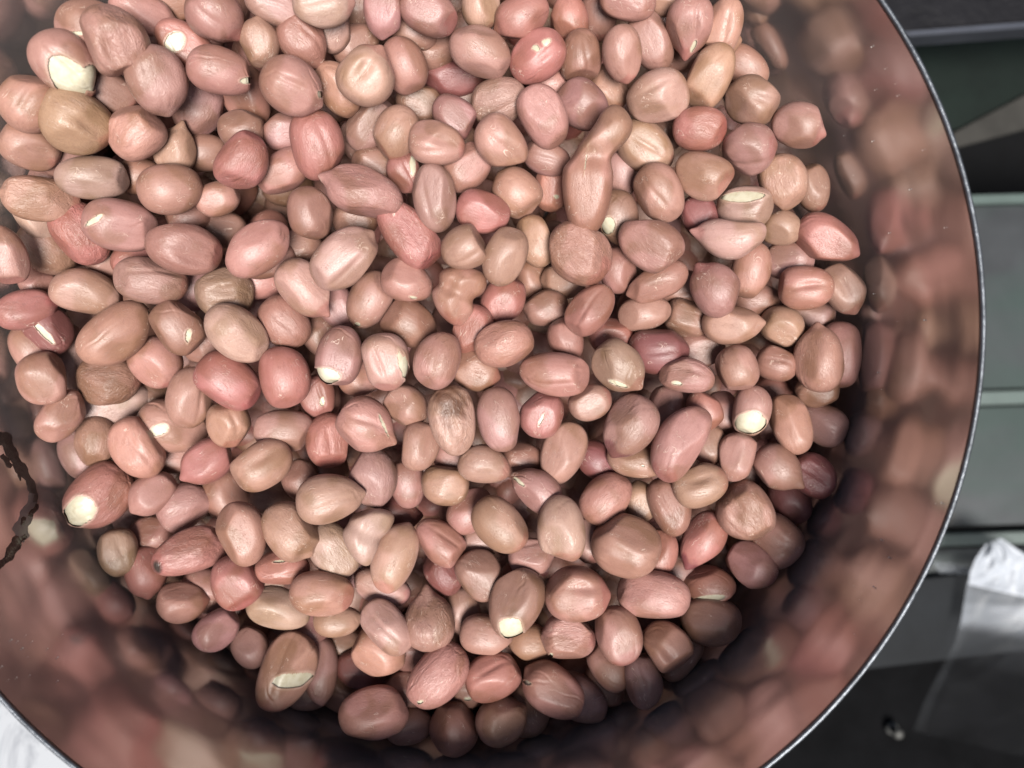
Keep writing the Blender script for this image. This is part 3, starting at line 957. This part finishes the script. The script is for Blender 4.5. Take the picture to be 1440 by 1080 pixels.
def skin_cols(d, u, p, rs):
    base = np.array(PALETTE[d['col']]) * (1 + rs.normal(0, .05)) * (1 + rs.normal(0, .03, 3))
    c = np.tile(np.r_[base, 0.04 + 0.7 * d['fl'].get('R', 0.0) + rs.uniform(0, .08)], (len(u), 1))
    def stain(mask, col): c[:, :3] = c[:, :3] * (1 - mask[:, None]) + np.array(col) * mask[:, None]
    n = wave(u, rs, 9.0)
    if rs.uniform() < 0.3:                                 # redder germ end
        stain(np.clip((u[:, 0] - 0.72 + .25 * n) * 5, 0, .6), base * np.array([.95, .68, .70]))
    if 'Y' in d['fl']:
        q = ((u[:, 0] + .45) / .55) ** 2 + ((u[:, 1] - .05) / .7) ** 2 + n * .5 + .7 * wave(u, rs, 22.0)
        stain(np.clip(1.2 - q, 0, .85) * (u[:, 2] > -.2), (.09, .038, .022))
        stain(np.clip(wave(u, rs, 30.0) * 2.2 - .7, 0, .5), (.20, .10, .065))
    if 'X' in d['fl']:
        stain(np.clip((-.22 - u[:, 0] + .1 * n) * 8, 0, .85), np.array(PALETTE['t']) * 1.02)
    if 'S' in d['fl']:
        q = ((u[:, 0] - .84) / .16) ** 2 + ((u[:, 1] - .12) / .30) ** 2 + n * .8
        stain(np.clip(1.3 - q, 0, .95), (.02, .016, .012))
    if 'Z' in d['fl']:
        stain(np.clip((u[:, 0] - .72 + .12 * n) * 7, 0, .75), (.12, .036, .042))
    return c

def build_single(d, seed):
    rs = np.random.RandomState(seed)
    sub = 6 if d['label'] and d['bare'] else 5
    u, f = ICO[sub]
    p = shape(u, rs, d['fl'], d['roundish'])
    k = d['D'] / FPX
    half = np.array([d['L'], d['W'], d['T']]) / 2 * k
    v = p * half
    pos = place_in_pan(d)
    M = Matrix(view_matrix(pos, d['a']).tolist()).to_4x4()
    M.translation = Vector(pos * S)
    skin = skin_cols(d, u, p, rs); loc = v + rs.uniform(-500, 500, 3)
    kern = None
    if d['bare']:
        a = rad(d['a'])
        m = np.full(len(v), 9.0)
        for bx, by, rx, ry, rot in d['bare']:
            # picture offsets (y down) into the peanut's own axes
            lx, ly = bx * math.cos(a) + by * math.sin(a), -(-bx * math.sin(a) + by * math.cos(a))
            x, y = v[:, 0] / k - lx, v[:, 1] / k - ly
            t = -rad(rot) + a
            q = ((x * math.cos(t) + y * math.sin(t)) / rx) ** 2 + ((-x * math.sin(t) + y * math.cos(t)) / ry) ** 2
            q = np.where(v[:, 2] > -0.12 * half[2], q, 9.0)
            m = np.minimum(m, np.sqrt(q))
        m = m + 0.20 * wave(v, rs, 0.9) + 0.03 * wave(v, rs, 4.0) if max(b[2] for b in d['bare']) > 8 else m + .30 * wave(v, rs, 3.5)
        nr = v / half ** 2; nr /= np.linalg.norm(nr, axis=1)[:, None]
        inner = v - nr * 0.42
        fm = m[f]
        kf = f[fm.min(1) < 1.45]
        if len(kf):
            kern = compact(inner, kf, loc)
        # the torn edge curls up a little
        v = v + nr * (0.16 * np.exp(-((m - 1.05) / 0.10) ** 2))[:, None]
        edge = np.exp(-((m - 1.0) / 0.16) ** 2)[:, None] * .45
        skin[:, :3] = skin[:, :3] * (1 - edge) + np.array([.44, .32, .25]) * edge
        sf = f[fm.max(1) >= 1.0]
        v, f, skin, loc = compact(v, sf, skin, loc)
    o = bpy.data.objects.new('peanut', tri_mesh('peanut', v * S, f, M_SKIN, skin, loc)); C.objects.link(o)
    o.matrix_world = M
    if kern is not None:
        kv, kf, kl = kern
        ko = bpy.data.objects.new('bare_kernel', tri_mesh('bare_kernel', kv * S, kf, M_KERNEL, None, kl)); C.objects.link(ko)
        ko.parent = o
        ko['label'] = 'pale bare kernel showing through the torn skin'
    d['obj'] = o
    return o

# labels: the striking ones by hand, the others by colour, shape and place beside a striking one
marks = [d for d in singles if d['short']]
DIRS = ['right of', 'below and right of', 'below', 'below and left of', 'left of', 'above and left of', 'above', 'above and right of']
ORD = ['', 'second ', 'third ', 'fourth ', 'fifth ', 'sixth ', 'seventh ', 'eighth ']
for d in singles:
    if d['label']: continue
    best = min(marks, key=lambda m: math.hypot(m['u'] - d['u'], m['v'] - d['v']))
    d['mark'] = best
    d['sector'] = int(round(math.degrees(math.atan2(d['v'] - best['v'], d['u'] - best['u'])) / 45.0)) % 8
for d in singles:
    if d['label']: continue
    same = sorted([q for q in singles if not (q['short']) and q.get('mark') is d['mark'] and q['sector'] == d['sector']],
                  key=lambda q: math.hypot(q['u'] - d['mark']['u'], q['v'] - d['mark']['v']))
    rk = same.index(d)
    r = d['L'] / d['W']
    form = ('flat-ended ' if 'F' in d['fl'] or 'f' in d['fl'] else 'pointed ' if 'T' in d['fl'] or 't' in d['fl'] else
            'wrinkled ' if d['fl'].get('R', 0) >= .5 else 'round ' if r < 1.15 else 'long ' if r > 1.5 else 'oval ')
    lay = 'half-hidden ' if .7 <= d['layer'] < 1.5 else 'deep-lying ' if d['layer'] >= 1.5 else ''
    d['label'] = lay + ORD[rk] * 0 + SHADE[d['col']] + ' ' + form + 'peanut ' + (ORD[rk] if rk else 'just ') + DIRS[d['sector']] + ' ' + d['mark']['short']

for i, d in enumerate(singles):
    o = build_single(d, 100 + i * 7)
    tag(o, d['label'], 'peanut', 'red-skinned peanuts heaped in the steel pan')

# the rest of the heap, too many and too hidden to count: one object
sv, sf, sc, sl, cnt = [], [], [], [], 0
def add_stuff(pos, B, half, d, seed, sub):
    global cnt
    rs = np.random.RandomState(seed); u, f = ICO[sub]
    p = shape(u, rs, d['fl'], d['roundish']); v = p * half
    sc.append(skin_cols(d, u, p, rs)); sl.append(v + rs.uniform(-500, 500, 3))
    sv.append(v @ B.T + pos); sf.append(f + cnt); cnt += len(v)
for i, d in enumerate(extras):
    pos = place_in_pan(d); k = d['D'] / FPX
    add_stuff(pos, view_matrix(pos, d['a']), np.array([d['L'], d['W'], d['T']]) / 2 * k, d, 9000 + i, 4)
rs = np.random.RandomState(77)
keys = list('ttppprrbbmmc')
pitch = 12.2
for lv in range(5):
    for iy in range(-10, 11):
        for ix in range(-10, 11):
            x = (ix + 0.5 * (iy % 2) + .33 * lv) * pitch + rs.uniform(-2, 2); y = (iy + .4 * lv) * pitch * 0.87 + rs.uniform(-2, 2)
            if math.hypot(x, y) > R_PAN - 7.5: continue
            wx, wy = x + PAN_C[0], y + PAN_C[1]
            u_ = 720 + wx / 212 * FPX; v_ = 540 - wy / 212 * FPX
            D = surf_depth(np.clip(u_, -60, 1300), np.clip(v_, -60, 1120))
            u_ = 720 + wx / D * FPX; v_ = 540 - wy / D * FPX
            outside = u_ < -38 or v_ < -38 or v_ > 1118
            if lv == 0 and not outside: continue
            col = keys[rs.randint(len(keys))]
            L, W = rs.uniform(14, 17), rs.uniform(11, 12.8)
            d = dict(u=u_, v=v_, L=L * FPX / D, W=W * FPX / D, a=rs.uniform(0, 180), col=col, fl={}, bare=[], roundish=False, layer=lv)
            if rs.uniform() < .2: d['fl']['F'] = .5
            d['T'] = d['W'] * .95
            D = D + rs.uniform(-1, 1) if lv == 0 else D + 22 + (lv - 1) * 8
            D = sink(d, D, 1.0, 24.0 if not outside else 14.0)
            D = min(D, CAM_Z - 8)
            d['D'] = D
            pos = place_in_pan(d)
            tilt = Matrix.Rotation(rs.uniform(-.5, .5), 3, 'Y')
            B = view_matrix(pos, d['a']) @ np.array(tilt)
            add_stuff(pos, B, np.array([L, W, W * .95]) / 2, d, 20000 + cnt % 99991, 3 if lv < 2 else 3)
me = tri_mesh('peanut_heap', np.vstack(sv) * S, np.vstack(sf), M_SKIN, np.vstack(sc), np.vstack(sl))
heap = bpy.data.objects.new('peanut_heap', me); C.objects.link(heap)
tag(heap, 'deeper red-skinned peanuts filling the gaps beneath the top of the heap', 'peanuts', None, 'stuff')
